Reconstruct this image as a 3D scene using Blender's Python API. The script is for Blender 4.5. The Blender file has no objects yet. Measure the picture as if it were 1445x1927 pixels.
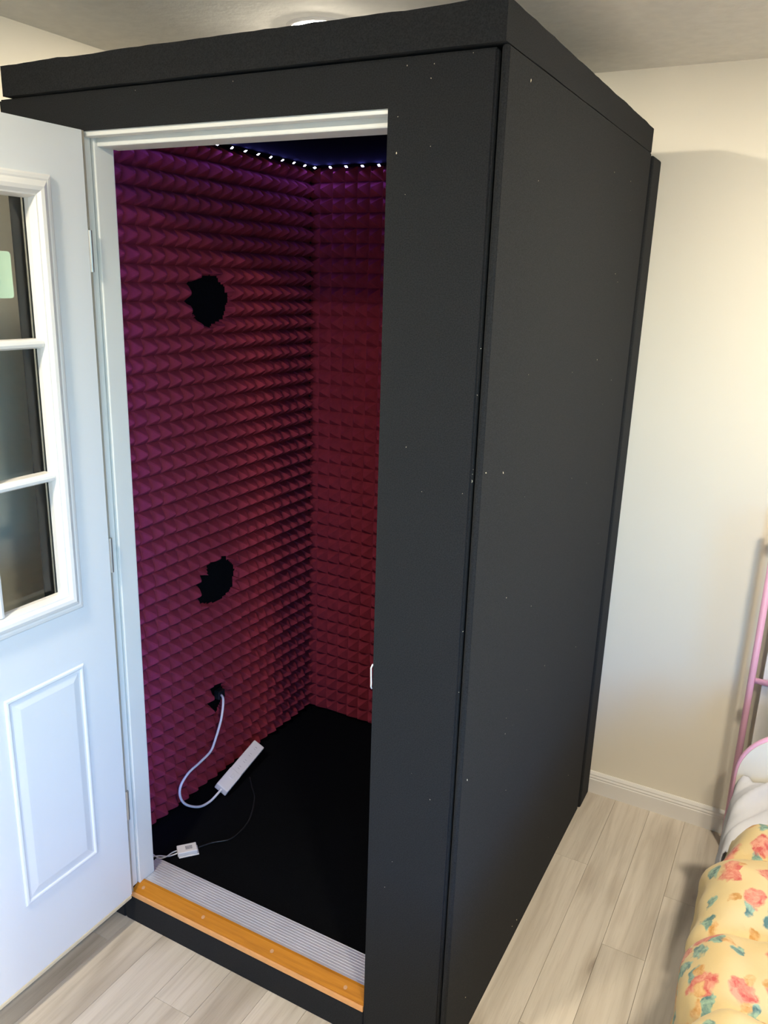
import bpy, bmesh, math, random
import numpy as np
from mathutils import Vector, Matrix, noise

random.seed(7)
SC = bpy.context.scene
COL = SC.collection

# ------------------------------------------------------------------ camera
cam_d = bpy.data.cameras.new('camera')
cam = bpy.data.objects.new('camera', cam_d)
COL.objects.link(cam)
Rv = Vector((0.87873736, 0.4762914, 0.03109909))
Uv = Vector((-0.15763097, 0.22808801, 0.96079568))
Fv = Vector((-0.45052539, 0.84918924, -0.27550773))
M = Matrix((Rv, Uv, -Fv)).transposed().to_4x4()
M.translation = Vector((1.9773, -1.3705, 1.8113))
cam.matrix_world = M
cam_d.sensor_fit = 'HORIZONTAL'
cam_d.sensor_width = 36.0
cam_d.lens = 1516.27 * 36.0 / 1445.0
cam_d.clip_start = 0.02
SC.camera = cam

# ------------------------------------------------------------------ sky, window light, exposure
WIN = (3.20, 4.15, 0.80, 2.12)          # window opening in the rear wall: x0 x1 z0 z1
WIN2 = (-2.95, -1.10, 0.80, 2.12)       # window opening in the right wall: y0 y1 z0 z1
ROOM = (-0.037, 4.35, -3.35, 1.327, 2.44)  # x0 x1 y0 y1 ceiling
SKY_STRENGTH = 5.6
LAMP_STRENGTH = 680.0
world = bpy.data.worlds.new('sky')
SC.world = world
world.use_nodes = True
wn = world.node_tree.nodes
wl = world.node_tree.links
wn.clear()
wo = wn.new('ShaderNodeOutputWorld')
wb = wn.new('ShaderNodeBackground')
ws = wn.new('ShaderNodeTexSky')
ws.sky_type = 'NISHITA'
ws.sun_disc = False
ws.sun_elevation = math.radians(42)
ws.sun_rotation = math.radians(20)
wb.inputs['Strength'].default_value = SKY_STRENGTH
wt = wn.new('ShaderNodeMix')           # white balance set for the lamps, so the sky reads blue
wt.data_type = 'RGBA'
wt.blend_type = 'MULTIPLY'
wt.inputs[0].default_value = 1.0
wt.inputs[7].default_value = (0.22, 0.57, 1.0, 1.0)
wl.new(ws.outputs[0], wt.inputs[6])
wl.new(wt.outputs[2], wb.inputs[0])
wl.new(wb.outputs[0], wo.inputs[0])



def portal(w, loc, rot):
    pl = bpy.data.lights.new('window_portal', 'AREA')
    pl.shape = 'RECTANGLE'
    pl.size = w[1] - w[0]
    pl.size_y = w[3] - w[2]
    pl.cycles.is_portal = True
    po = bpy.data.objects.new('window_portal', pl)
    COL.objects.link(po)
    po.location = loc
    po.rotation_euler = rot


portal(WIN, ((WIN[0] + WIN[1]) / 2, ROOM[2] - 0.10, (WIN[2] + WIN[3]) / 2), (math.radians(90), 0, 0))
portal(WIN2, (ROOM[1] + 0.10, (WIN2[0] + WIN2[1]) / 2, (WIN2[2] + WIN2[3]) / 2), (math.radians(90), 0, math.radians(90)))

SC.view_settings.view_transform = 'Standard'
SC.view_settings.look = 'None'
SC.view_settings.gamma = 1.0
SC.view_settings.use_curve_mapping = False
SC.view_settings.exposure = 0.0
SC.cycles.use_denoising = True
SC.cycles.max_bounces = 7
SC.cycles.diffuse_bounces = 4
SC.cycles.transparent_max_bounces = 12
SC.cycles.sample_clamp_indirect = 4.0
SC.cycles.use_light_tree = True
SC.cycles.glossy_bounces = 3
SC.cycles.use_adaptive_sampling = True
SC.cycles.adaptive_threshold = 0.06
SC.cycles.caustics_reflective = False
SC.cycles.caustics_refractive = False


# ------------------------------------------------------------------ materials
def new_mat(name):
    m = bpy.data.materials.new(name)
    m.use_nodes = True
    nt = m.node_tree
    b = nt.nodes['Principled BSDF']
    return m, nt, b


def ramp(nt, fac, stops):
    r = nt.nodes.new('ShaderNodeValToRGB')
    e = r.color_ramp.elements
    while len(e) < len(stops):
        e.new(0.5)
    for i, (p, c) in enumerate(stops):
        e[i].position = p
        e[i].color = (*c, 1)
    nt.links.new(fac, r.inputs[0])
    return r


def coords(nt, scale=(1, 1, 1), kind='Object', rnd=False):
    tc = nt.nodes.new('ShaderNodeTexCoord')
    mp = nt.nodes.new('ShaderNodeMapping')
    mp.inputs['Scale'].default_value = scale
    nt.links.new(tc.outputs[kind], mp.inputs['Vector'])
    return mp


def nz(nt, vec, scale, detail=4, rough=0.5, dist=0.0):
    n = nt.nodes.new('ShaderNodeTexNoise')
    n.inputs['Scale'].default_value = scale
    n.inputs['Detail'].default_value = detail
    n.inputs['Roughness'].default_value = rough
    n.inputs['Distortion'].default_value = dist
    if vec is not None:
        nt.links.new(vec, n.inputs['Vector'])
    return n


def bump(nt, b, h, strength, dist):
    bp = nt.nodes.new('ShaderNodeBump')
    bp.inputs['Strength'].default_value = strength
    bp.inputs['Distance'].default_value = dist
    nt.links.new(h, bp.inputs['Height'])
    nt.links.new(bp.outputs[0], b.inputs['Normal'])
    return bp


def plain(name, col, rough=0.5, var=0.06, vscale=6.0, bscale=0, bstr=0.2, bdist=0.001, metal=0.0, spec=0.5, sheen=0.0):
    m, nt, b = new_mat(name)
    mp = coords(nt)
    n = nz(nt, mp.outputs[0], vscale, 3)
    lo = tuple(c * (1 - var) for c in col)
    hi = tuple(min(1, c * (1 + var)) for c in col)
    r = ramp(nt, n.outputs['Fac'], [(0.3, lo), (0.7, hi)])
    nt.links.new(r.outputs[0], b.inputs['Base Color'])
    b.inputs['Roughness'].default_value = rough
    b.inputs['Metallic'].default_value = metal
    b.inputs['Specular IOR Level'].default_value = spec
    if sheen:
        b.inputs['Sheen Weight'].default_value = sheen
        b.inputs['Sheen Roughness'].default_value = 0.6
    if bscale:
        n2 = nz(nt, mp.outputs[0], bscale, 4, 0.6)
        bump(nt, b, n2.outputs['Fac'], bstr, bdist)
    return m


MAT = {}
MAT['wall'] = plain('wall_paint', (0.83, 0.77, 0.66), 0.6, 0.015, 2.0, 55, 0.10, 0.002, spec=0.3)
MAT['ceiling'] = plain('ceiling_texture', (0.92, 0.89, 0.83), 0.85, 0.03, 30, 28, 0.35, 0.004, spec=0.2)
MAT['trim'] = plain('trim_white', (0.80, 0.77, 0.74), 0.35, 0.02, 4)
MAT['doorwhite'] = plain('door_paint', (0.82, 0.83, 0.83), 0.32, 0.012, 3, 90, 0.04, 0.001)
MAT['jambwhite'] = plain('jamb_paint', (0.80, 0.80, 0.76), 0.4, 0.02, 5)
MAT['cream'] = plain('door_edge_cream', (0.72, 0.62, 0.42), 0.5, 0.05, 20)
MAT['felt'] = plain('black_felt', (0.0185, 0.019, 0.0205), 0.95, 0.30, 420, 700, 0.4, 0.001, spec=0.06, sheen=0.02)
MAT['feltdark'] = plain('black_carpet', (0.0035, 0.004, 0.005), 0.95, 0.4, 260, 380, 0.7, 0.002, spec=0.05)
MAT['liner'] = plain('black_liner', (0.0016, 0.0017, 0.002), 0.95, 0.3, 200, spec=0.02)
MAT['foam'] = plain('burgundy_foam', (0.25, 0.029, 0.047), 0.92, 0.10, 45, 600, 0.25, 0.001, spec=0.1)
MAT['alu'] = plain('threshold_aluminium', (0.74, 0.74, 0.76), 0.42, 0.05, 12, metal=0.55)
MAT['hinge'] = plain('hinge_steel', (0.45, 0.44, 0.42), 0.4, 0.05, 20, metal=0.8)
MAT['plastic'] = plain('white_plastic', (0.82, 0.80, 0.79), 0.35, 0.015, 10)
MAT['cordwhite'] = plain('white_cord', (0.80, 0.78, 0.78), 0.45, 0.02, 20)
MAT['cordblack'] = plain('black_cord', (0.012, 0.014, 0.016), 0.3, 0.3, 60)
MAT['pink'] = plain('pink_enamel', (0.82, 0.44, 0.62), 0.3, 0.05, 8)
MAT['whitepanel'] = plain('white_panel', (0.80, 0.79, 0.78), 0.45, 0.03, 4)
MAT['beigepanel'] = plain('cream_panel', (0.72, 0.68, 0.60), 0.6, 0.03, 4)
MAT['sheet'] = plain('white_cotton', (0.45, 0.45, 0.49), 0.85, 0.02, 8, 300, 0.15, 0.001, sheen=0.1)
MAT['label'] = plain('print_grey', (0.42, 0.41, 0.43), 0.5, 0.4, 260)
MAT['sticker'] = plain('green_sticker', (0.55, 0.72, 0.52), 0.5, 0.04, 12)
MAT['gap_shade'] = plain('brown_gap_shade', (0.42, 0.36, 0.28), 0.7, 0.05, 20)  # shade of the door gap, given as a brown colour
MAT['moulding'] = plain('cream_moulding', (0.86, 0.83, 0.79), 0.35, 0.015, 6)
MAT['lip'] = plain('pale_oak', (0.74, 0.36, 0.13), 0.4, 0.08, 30)
MAT['lint'] = plain('lint', (0.75, 0.66, 0.48), 0.8, 0.2, 50)
MAT['plug'] = plain('wood_plug', (0.56, 0.30, 0.14), 0.45, 0.12, 60)
MAT['mesh_black'] = plain('socket_black', (0.01, 0.01, 0.011), 0.4, 0.2, 30)


def wood_nosing():
    m, nt, b = new_mat('oak_nosing')
    mp = coords(nt, (3, 60, 60))
    n = nz(nt, mp.outputs[0], 2.2, 5, 0.6, 0.5)
    r = ramp(nt, n.outputs['Fac'], [(0.25, (0.37, 0.13, 0.008)), (0.55, (0.50, 0.19, 0.012)), (0.8, (0.58, 0.24, 0.022))])
    nt.links.new(r.outputs[0], b.inputs['Base Color'])
    b.inputs['Roughness'].default_value = 0.5
    b.inputs['Specular IOR Level'].default_value = 0.25
    return m


MAT['oak'] = wood_nosing()


def plank_mat():
    m, nt, b = new_mat('vinyl_plank')
    oi = nt.nodes.new('ShaderNodeObjectInfo')
    tc = nt.nodes.new('ShaderNodeTexCoord')
    off = nt.nodes.new('ShaderNodeVectorMath')
    off.operation = 'MULTIPLY_ADD'
    cmb = nt.nodes.new('ShaderNodeCombineXYZ')
    for i in range(3):
        nt.links.new(oi.outputs['Random'], cmb.inputs[i])
    nt.links.new(cmb.outputs[0], off.inputs[0])
    off.inputs[1].default_value = (37.0, 53.0, 11.0)
    nt.links.new(tc.outputs['Object'], off.inputs[2])
    mp = nt.nodes.new('ShaderNodeMapping')
    mp.inputs['Scale'].default_value = (9.0, 1.3, 1.0)
    nt.links.new(off.outputs[0], mp.inputs['Vector'])
    broad = nz(nt, mp.outputs[0], 1.1, 3, 0.5, 0.7)
    mp2 = nt.nodes.new('ShaderNodeMapping')
    mp2.inputs['Scale'].default_value = (70.0, 3.0, 1.0)
    nt.links.new(off.outputs[0], mp2.inputs['Vector'])
    fine = nz(nt, mp2.outputs[0], 1.6, 6, 0.62, 1.1)
    base = ramp(nt, broad.outputs['Fac'], [(0.30, (0.46, 0.40, 0.33)), (0.50, (0.61, 0.545, 0.465)), (0.72, (0.68, 0.61, 0.53))])
    mx = nt.nodes.new('ShaderNodeMix')
    mx.data_type = 'RGBA'
    mx.blend_type = 'MULTIPLY'
    mx.inputs[0].default_value = 0.32
    fr = ramp(nt, fine.outputs['Fac'], [(0.30, (0.62, 0.58, 0.54)), (0.52, (1, 1, 1)), (0.8, (1.0, 1.0, 1.0))])
    nt.links.new(base.outputs[0], mx.inputs[6])
    nt.links.new(fr.outputs[0], mx.inputs[7])
    # cathedral grain
    mpw = nt.nodes.new('ShaderNodeMapping')
    mpw.inputs['Scale'].default_value = (7.0, 0.9, 1.0)
    nt.links.new(off.outputs[0], mpw.inputs['Vector'])
    wv = nt.nodes.new('ShaderNodeTexWave')
    wv.wave_type = 'BANDS'
    wv.bands_direction = 'X'
    wv.inputs['Scale'].default_value = 1.1
    wv.inputs['Distortion'].default_value = 9.0
    wv.inputs['Detail'].default_value = 2.0
    wv.inputs['Detail Scale'].default_value = 0.9
    nt.links.new(mpw.outputs[0], wv.inputs['Vector'])
    wr_ = ramp(nt, wv.outputs['Fac'], [(0.0, (0.80, 0.77, 0.74)), (0.22, (0.97, 0.96, 0.95)), (0.5, (1, 1, 1))])
    mw = nt.nodes.new('ShaderNodeMix')
    mw.data_type = 'RGBA'
    mw.blend_type = 'MULTIPLY'
    mw.inputs[0].default_value = 0.4
    nt.links.new(mx.outputs[2], mw.inputs[6])
    nt.links.new(wr_.outputs[0], mw.inputs[7])
    # sparse knots
    mp3 = nt.nodes.new('ShaderNodeMapping')
    mp3.inputs['Scale'].default_value = (9.0, 2.6, 1.0)
    nt.links.new(off.outputs[0], mp3.inputs['Vector'])
    dn = nz(nt, mp3.outputs[0], 3.0, 2)
    va = nt.nodes.new('ShaderNodeVectorMath')
    va.operation = 'MULTIPLY_ADD'
    va.inputs[1].default_value = (0.25, 0.25, 0)
    nt.links.new(dn.outputs['Color'], va.inputs[0])
    nt.links.new(mp3.outputs[0], va.inputs[2])
    vo = nt.nodes.new('ShaderNodeTexVoronoi')
    vo.inputs['Scale'].default_value = 0.95
    nt.links.new(va.outputs[0], vo.inputs['Vector'])
    kr = ramp(nt, vo.outputs['Distance'], [(0.02, (0.40, 0.35, 0.32)), (0.07, (0.62, 0.58, 0.55)), (0.10, (0.80, 0.77, 0.74)), (0.28, (1, 1, 1))])
    mk = nt.nodes.new('ShaderNodeMix')
    mk.data_type = 'RGBA'
    mk.blend_type = 'MULTIPLY'
    mk.inputs[0].default_value = 0.8
    nt.links.new(mw.outputs[2], mk.inputs[6])
    nt.links.new(kr.outputs[0], mk.inputs[7])
    hv = nt.nodes.new('ShaderNodeHueSaturation')
    mr = nt.nodes.new('ShaderNodeMapRange')
    mr.inputs[3].default_value = 0.94
    mr.inputs[4].default_value = 1.06
    nt.links.new(oi.outputs['Random'], mr.inputs[0])
    nt.links.new(mr.outputs[0], hv.inputs['Value'])
    nt.links.new(mk.outputs[2], hv.inputs['Color'])
    nt.links.new(hv.outputs[0], b.inputs['Base Color'])
    b.inputs['Roughness'].default_value = 0.42
    b.inputs['Specular IOR Level'].default_value = 0.35
    bump(nt, b, fine.outputs['Fac'], 0.12, 0.001)
    return m


MAT['plank'] = plank_mat()


def glass_mat():
    m = bpy.data.materials.new('pane_glass')
    m.use_nodes = True
    nt = m.node_tree
    nt.nodes.clear()
    o = nt.nodes.new('ShaderNodeOutputMaterial')
    mx = nt.nodes.new('ShaderNodeMixShader')
    fr = nt.nodes.new('ShaderNodeFresnel')
    fr.inputs['IOR'].default_value = 1.3
    t = nt.nodes.new('ShaderNodeBsdfTransparent')
    t.inputs[0].default_value = (0.93, 0.95, 0.94, 1)
    g = nt.nodes.new('ShaderNodeBsdfGlossy')
    g.inputs['Roughness'].default_value = 0.02
    tc = nt.nodes.new('ShaderNodeTexCoord')
    n = nz(nt, tc.outputs['Object'], 7, 2)
    bp = nt.nodes.new('ShaderNodeBump')
    bp.inputs['Strength'].default_value = 0.03
    bp.inputs['Distance'].default_value = 0.01
    nt.links.new(n.outputs['Fac'], bp.inputs['Height'])
    nt.links.new(bp.outputs[0], g.inputs['Normal'])
    nt.links.new(fr.outputs[0], mx.inputs[0])
    nt.links.new(t.outputs[0], mx.inputs[1])
    nt.links.new(g.outputs[0], mx.inputs[2])
    nt.links.new(mx.outputs[0], o.inputs[0])
    return m


MAT['glass'] = glass_mat()


def emit_mat(name, col, strength):
    m = bpy.data.materials.new(name)
    m.use_nodes = True
    nt = m.node_tree
    nt.nodes.clear()
    o = nt.nodes.new('ShaderNodeOutputMaterial')
    e = nt.nodes.new('ShaderNodeEmission')
    e.inputs[0].default_value = (*col, 1)
    e.inputs[1].default_value = strength
    nt.links.new(e.outputs[0], o.inputs[0])
    return m


MAT['lamp'] = emit_mat('lamp_glow', (1.0, 0.90, 0.71), LAMP_STRENGTH)
MAT['led'] = emit_mat('led_glow', (0.17, 0.17, 1.0), 330.0)


def floral_mat():
    m, nt, b = new_mat('floral_cotton')
    tc = nt.nodes.new('ShaderNodeTexCoord')
    mp = nt.nodes.new('ShaderNodeMapping')
    mp.inputs['Scale'].default_value = (1, 1, 1)
    nt.links.new(tc.outputs['Object'], mp.inputs['Vector'])
    dn = nz(nt, mp.outputs[0], 34, 3)
    va = nt.nodes.new('ShaderNodeVectorMath')
    va.operation = 'MULTIPLY_ADD'
    va.inputs[1].default_value = (0.04, 0.04, 0.0)
    nt.links.new(dn.outputs['Color'], va.inputs[0])
    nt.links.new(mp.outputs[0], va.inputs[2])

    def layer(scale, thr0, thr1, offset, cells_from, inner, outer, prev, stretch=(1, 1, 1)):
        m2 = nt.nodes.new('ShaderNodeMapping')
        m2.inputs['Location'].default_value = offset
        m2.inputs['Scale'].default_value = stretch
        nt.links.new(va.outputs[0], m2.inputs['Vector'])
        v = nt.nodes.new('ShaderNodeTexVoronoi')
        v.voronoi_dimensions = '2D'
        v.inputs['Scale'].default_value = scale
        nt.links.new(m2.outputs[0], v.inputs['Vector'])
        mask = nt.nodes.new('ShaderNodeMapRange')
        mask.inputs[1].default_value = thr0
        mask.inputs[2].default_value = thr1
        mask.inputs[3].default_value = 1.0
        mask.inputs[4].default_value = 0.0
        nt.links.new(v.outputs['Distance'], mask.inputs[0])
        sep = nt.nodes.new('ShaderNodeSeparateColor')
        nt.links.new(v.outputs['Color'], sep.inputs[0])
        gt = nt.nodes.new('ShaderNodeMath')
        gt.operation = 'GREATER_THAN'
        gt.inputs[1].default_value = cells_from
        nt.links.new(sep.outputs[0], gt.inputs[0])
        mu = nt.nodes.new('ShaderNodeMath')
        mu.operation = 'MULTIPLY'
        nt.links.new(mask.outputs[0], mu.inputs[0])
        nt.links.new(gt.outputs[0], mu.inputs[1])
        n3 = nz(nt, va.outputs[0], 60, 3, 0.6)
        cr = ramp(nt, n3.outputs['Fac'], [(0.36, inner), (0.60, outer)])
        x = nt.nodes.new('ShaderNodeMix')
        x.data_type = 'RGBA'
        nt.links.new(mu.outputs[0], x.inputs[0])
        nt.links.new(prev, x.inputs[6])
        nt.links.new(cr.outputs[0], x.inputs[7])
        return x.outputs[2]

    g = nz(nt, mp.outputs[0], 4, 2)
    base = ramp(nt, g.outputs['Fac'], [(0.3, (0.50, 0.37, 0.175)), (0.7, (0.55, 0.43, 0.225))]).outputs[0]
    c = layer(19, 0.25, 0.33, (0.3, 0.1, 0), 0.50, (0.06, 0.13, 0.13), (0.25, 0.36, 0.26), base, (1.5, 0.8, 1))
    c = layer(15, 0.30, 0.38, (0.0, 0.0, 0), 0.55, (0.42, 0.07, 0.055), (0.55, 0.25, 0.16), c)
    c = layer(25, 0.20, 0.30, (0.7, 0.5, 0), 0.72, (0.40, 0.20, 0.05), (0.55, 0.34, 0.15), c)
    nt.links.new(c, b.inputs['Base Color'])
    b.inputs['Roughness'].default_value = 0.85
    b.inputs['Sheen Weight'].default_value = 0.1
    n4 = nz(nt, mp.outputs[0], 40, 4, 0.6, 0.6)
    bump(nt, b, n4.outputs['Fac'], 0.25, 0.006)
    return m


MAT['floral'] = floral_mat()


# ------------------------------------------------------------------ helpers
def obj(name, bm, mat, parent=None, smooth=False, origin=None):
    me = bpy.data.meshes.new(name)
    bmesh.ops.recalc_face_normals(bm, faces=bm.faces)
    bm.to_mesh(me)
    bm.free()
    return link(name, me, mat, parent, smooth, origin)


def link(name, me, mat, parent=None, smooth=False, origin=None):
    if mat is not None:
        me.materials.append(MAT[mat] if isinstance(mat, str) else mat)
    if smooth:
        for p in me.polygons:
            p.use_smooth = True
    o = bpy.data.objects.new(name, me)
    COL.objects.link(o)
    if origin is not None:
        me.transform(Matrix.Translation(-Vector(origin)))
        o.location = origin
    if parent is not None:
        put(o, parent)
    return o


def put(o, parent):
    o.parent = parent
    o.matrix_parent_inverse = Matrix.Identity(4)
    w = Vector((0, 0, 0))
    p = parent
    while p is not None:
        w += p.location
        p = p.parent
    o.location = o.location - w


def thing(name, loc, label, cat, group=None):
    o = bpy.data.objects.new(name, None)
    o.empty_display_size = 0.1
    COL.objects.link(o)
    o.location = loc
    tag(o, label, cat, group)
    return o


def tag(o, label, cat, group=None):
    o['label'] = label
    o['category'] = cat
    if group:
        o['group'] = group
    return o


def struct(o):
    o['kind'] = 'structure'
    return o


def box(bm, x0, x1, y0, y1, z0, z1, bev=0.0, seg=2):
    r = bmesh.ops.create_cube(bm, size=1.0)
    vs = r['verts']
    for v in vs:
        v.co = Vector((x0 + (v.co.x + 0.5) * (x1 - x0), y0 + (v.co.y + 0.5) * (y1 - y0), z0 + (v.co.z + 0.5) * (z1 - z0)))
    if bev > 0:
        es = list({e for v in vs for e in v.link_edges})
        bmesh.ops.bevel(bm, geom=es, offset=bev, segments=seg, affect='EDGES', profile=0.5)
    return bm


def B(x0, x1, y0, y1, z0, z1, bev=0.0, seg=2):
    return box(bmesh.new(), x0, x1, y0, y1, z0, z1, bev, seg)


def prism(bm, pts, axis, a, b):
    """extrude a 2D outline along an axis from a to b"""
    def mk(p, t):
        if axis == 'y':
            return (p[0], t, p[1])
        if axis == 'x':
            return (t, p[0], p[1])
        return (p[0], p[1], t)
    v0 = [bm.verts.new(mk(p, a)) for p in pts]
    v1 = [bm.verts.new(mk(p, b)) for p in pts]
    bm.faces.new(v0)
    bm.faces.new(list(reversed(v1)))
    n = len(pts)
    for i in range(n):
        bm.faces.new((v0[i], v0[(i + 1) % n], v1[(i + 1) % n], v1[i]))
    return bm


def smooth_path(pts, n=10):
    P = [Vector(p) for p in pts]
    out = []
    for i in range(len(P) - 1):
        p0 = P[max(i - 1, 0)]
        p1, p2 = P[i], P[i + 1]
        p3 = P[min(i + 2, len(P) - 1)]
        for k in range(n):
            t = k / n
            out.append(0.5 * ((2 * p1) + (p2 - p0) * t + (2 * p0 - 5 * p1 + 4 * p2 - p3) * t * t + (3 * p1 - p0 - 3 * p2 + p3) * t ** 3))
    out.append(P[-1])
    return out


def tube(bm, pts, r, seg=10, close=True):
    rings = []
    n = len(pts)
    prev = None
    for i, p in enumerate(pts):
        d = (pts[min(i + 1, n - 1)] - pts[max(i - 1, 0)])
        if d.length < 1e-9:
            d = Vector((0, 0, 1))
        d.normalize()
        if prev is None:
            a = d.orthogonal().normalized()
        else:
            a = (prev - d * prev.dot(d)).normalized()
        prev = a
        c = d.cross(a)
        rings.append([bm.verts.new(p + (a * math.cos(2 * math.pi * k / seg) + c * math.sin(2 * math.pi * k / seg)) * r) for k in range(seg)])
    for i in range(n - 1):
        for k in range(seg):
            bm.faces.new((rings[i][k], rings[i][(k + 1) % seg], rings[i + 1][(k + 1) % seg], rings[i + 1][k]))
    if close:
        bm.faces.new(rings[0])
        bm.faces.new(list(reversed(rings[-1])))
    return bm


def np_mesh(name, verts, faces):
    me = bpy.data.meshes.new(name)
    me.from_pydata([tuple(v) for v in verts], [], [tuple(int(i) for i in f) for f in faces])
    me.update()
    return me


# ------------------------------------------------------------------ the room
X0, X1, Y0, Y1, ZC = ROOM
floor = struct(obj('floor', B(X0 - 0.1, X1 + 0.1, Y0 - 0.12, Y1 + 0.1, -0.10, -0.006), 'plank'))
struct(obj('ceiling', B(X0 - 0.1, X1 + 0.1, Y0 - 0.12, Y1 + 0.1, ZC, ZC + 0.1), 'ceiling'))
struct(obj('wall_left', B(X0 - 0.1, X0, Y0 - 0.12, Y1 + 0.1, -0.006, ZC), 'wall'))
struct(obj('wall_back', B(X0, X1, Y1, Y1 + 0.1, -0.006, ZC), 'wall'))
bm = bmesh.new()
yr0, yr1 = Y0 - 0.12, Y0
box(bm, X0, WIN[0], yr0, yr1, -0.006, ZC)
box(bm, WIN[1], X1, yr0, yr1, -0.006, ZC)
box(bm, WIN[0], WIN[1], yr0, yr1, -0.006, WIN[2])
box(bm, WIN[0], WIN[1], yr0, yr1, WIN[3], ZC)
struct(obj('wall_rear', bm, 'wall'))
bm = bmesh.new()
xr0, xr1 = X1, X1 + 0.12
box(bm, xr0, xr1, Y0 - 0.12, WIN2[0], -0.006, ZC)
box(bm, xr0, xr1, WIN2[1], Y1 + 0.1, -0.006, ZC)
box(bm, xr0, xr1, WIN2[0], WIN2[1], -0.006, WIN2[2])
box(bm, xr0, xr1, WIN2[0], WIN2[1], WIN2[3], ZC)
struct(obj('wall_right', bm, 'wall'))


# two windows in the corner behind the photographer, built flat and then turned into place
def window(name, w, along_x, wall_pos):
    fw = 0.045
    d = -1 if along_x else 1           # outward direction

    def bx(bm, u0, u1, n0, n1, z0, z1, bev=0.0):
        n0, n1 = sorted((wall_pos + d * n0, wall_pos + d * n1))
        if along_x:
            box(bm, u0, u1, n0, n1, z0, z1, bev)
        else:
            box(bm, n0, n1, u0, u1, z0, z1, bev)
        return bm

    u0, u1, z0, z1 = w
    um = (u0 + u1) / 2
    bm = bmesh.new()
    bx(bm, u0, u1, 0.03, 0.09, z0, z0 + fw, 0.004)
    bx(bm, u0, u1, 0.03, 0.09, z1 - fw, z1, 0.004)
    bx(bm, u0, u0 + fw, 0.03, 0.09, z0 + fw, z1 - fw, 0.004)
    bx(bm, u1 - fw, u1, 0.03, 0.09, z0 + fw, z1 - fw, 0.004)
    bx(bm, um - 0.02, um + 0.02, 0.035, 0.085, z0 + fw, z1 - fw, 0.004)
    o = struct(obj(name, bm, 'trim'))
    for a, b_ in ((u0 + fw, um - 0.02), (um + 0.02, u1 - fw)):
        obj('pane', bx(bmesh.new(), a, b_, 0.057, 0.063, z0 + fw, z1 - fw), 'glass', o)
    obj('window_sill', bx(bmesh.new(), u0 - 0.04, u1 + 0.04, -0.05, 0.03, z0 - 0.025, z0, 0.005), 'trim', o)


window('window_1', WIN, True, Y0)
window('window_2', WIN2, False, X1)

# floor planks, laid lengthways towards the back wall
PW, PL = 0.122, 1.22
pm = bpy.data.meshes.new('plank')
bm = B(0.00035, PW - 0.00035, 0.00035, PL - 0.00035, -0.006, 0.0, 0.0006, 1)
bm.to_mesh(pm)
bm.free()
pm.materials.append(MAT['plank'])
offs = {}
i0 = int(math.floor((X0 - 1.435) / PW))
i1 = int(math.ceil((X1 - 1.435) / PW))
n_pl = 0
for i in range(i0, i1 + 1):
    x = 1.435 + i * PW
    if i == 0:
        ph = 0.919
    elif i == 2:
        ph = 0.612
    elif i == 1:
        ph = 0.25
    else:
        ph = (0.919 - 0.43 * i + random.uniform(-0.08, 0.08)) % PL
    k0 = int(math.floor((Y0 - ph) / PL))
    k1 = int(math.ceil((Y1 - ph) / PL))
    for k in range(k0, k1 + 1):
        y = ph + k * PL
        xa, xb = max(x, X0), min(x + PW, X1)
        ya, yb = max(y, Y0), min(y + PL, Y1)
        if xb - xa < 0.01 or yb - ya < 0.02:
            continue
        if xa > 0.21 and xb < 1.44 and ya > 0.02:
            continue
        full = abs((xb - xa) - PW) < 1e-6 and abs((yb - ya) - PL) < 1e-6
        if full:
            o = bpy.data.objects.new('plank', pm)
            COL.objects.link(o)
            o.location = (x, y, 0)
            put(o, floor)
        else:
            obj('plank', B(xa + .00035, xb - .00035, ya + .00035, yb - .00035, -0.006, 0.0, 0.0006, 1), 'plank', floor, origin=(xa, ya, 0))


# baseboards: flat board with a small stepped moulding on top
def base_profile(h=0.085, t=0.013):
    return [(0, 0), (t, 0), (t, h * 0.66), (t - 0.002, h * 0.70), (t - 0.001, h * 0.76), (t - 0.004, h * 0.83), (t - 0.0035, h * 0.88), (t - 0.007, h * 0.96), (t - 0.009, h), (0, h)]


bm = bmesh.new()
prism(bm, [(Y1 - p[0], p[1]) for p in base_profile()], 'x', X0, X1)
struct(obj('baseboard_back', bm, 'trim'))
bm = bmesh.new()
prism(bm, [(X0 + p[0], p[1]) for p in base_profile()], 'y', Y0, Y1 - 0.014)
struct(obj('baseboard_left', bm, 'trim'))
bm = bmesh.new()
prism(bm, [(X1 - p[0], p[1]) for p in base_profile()], 'y', Y0, Y1 - 0.014)
struct(obj('baseboard_right', bm, 'trim'))


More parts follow.
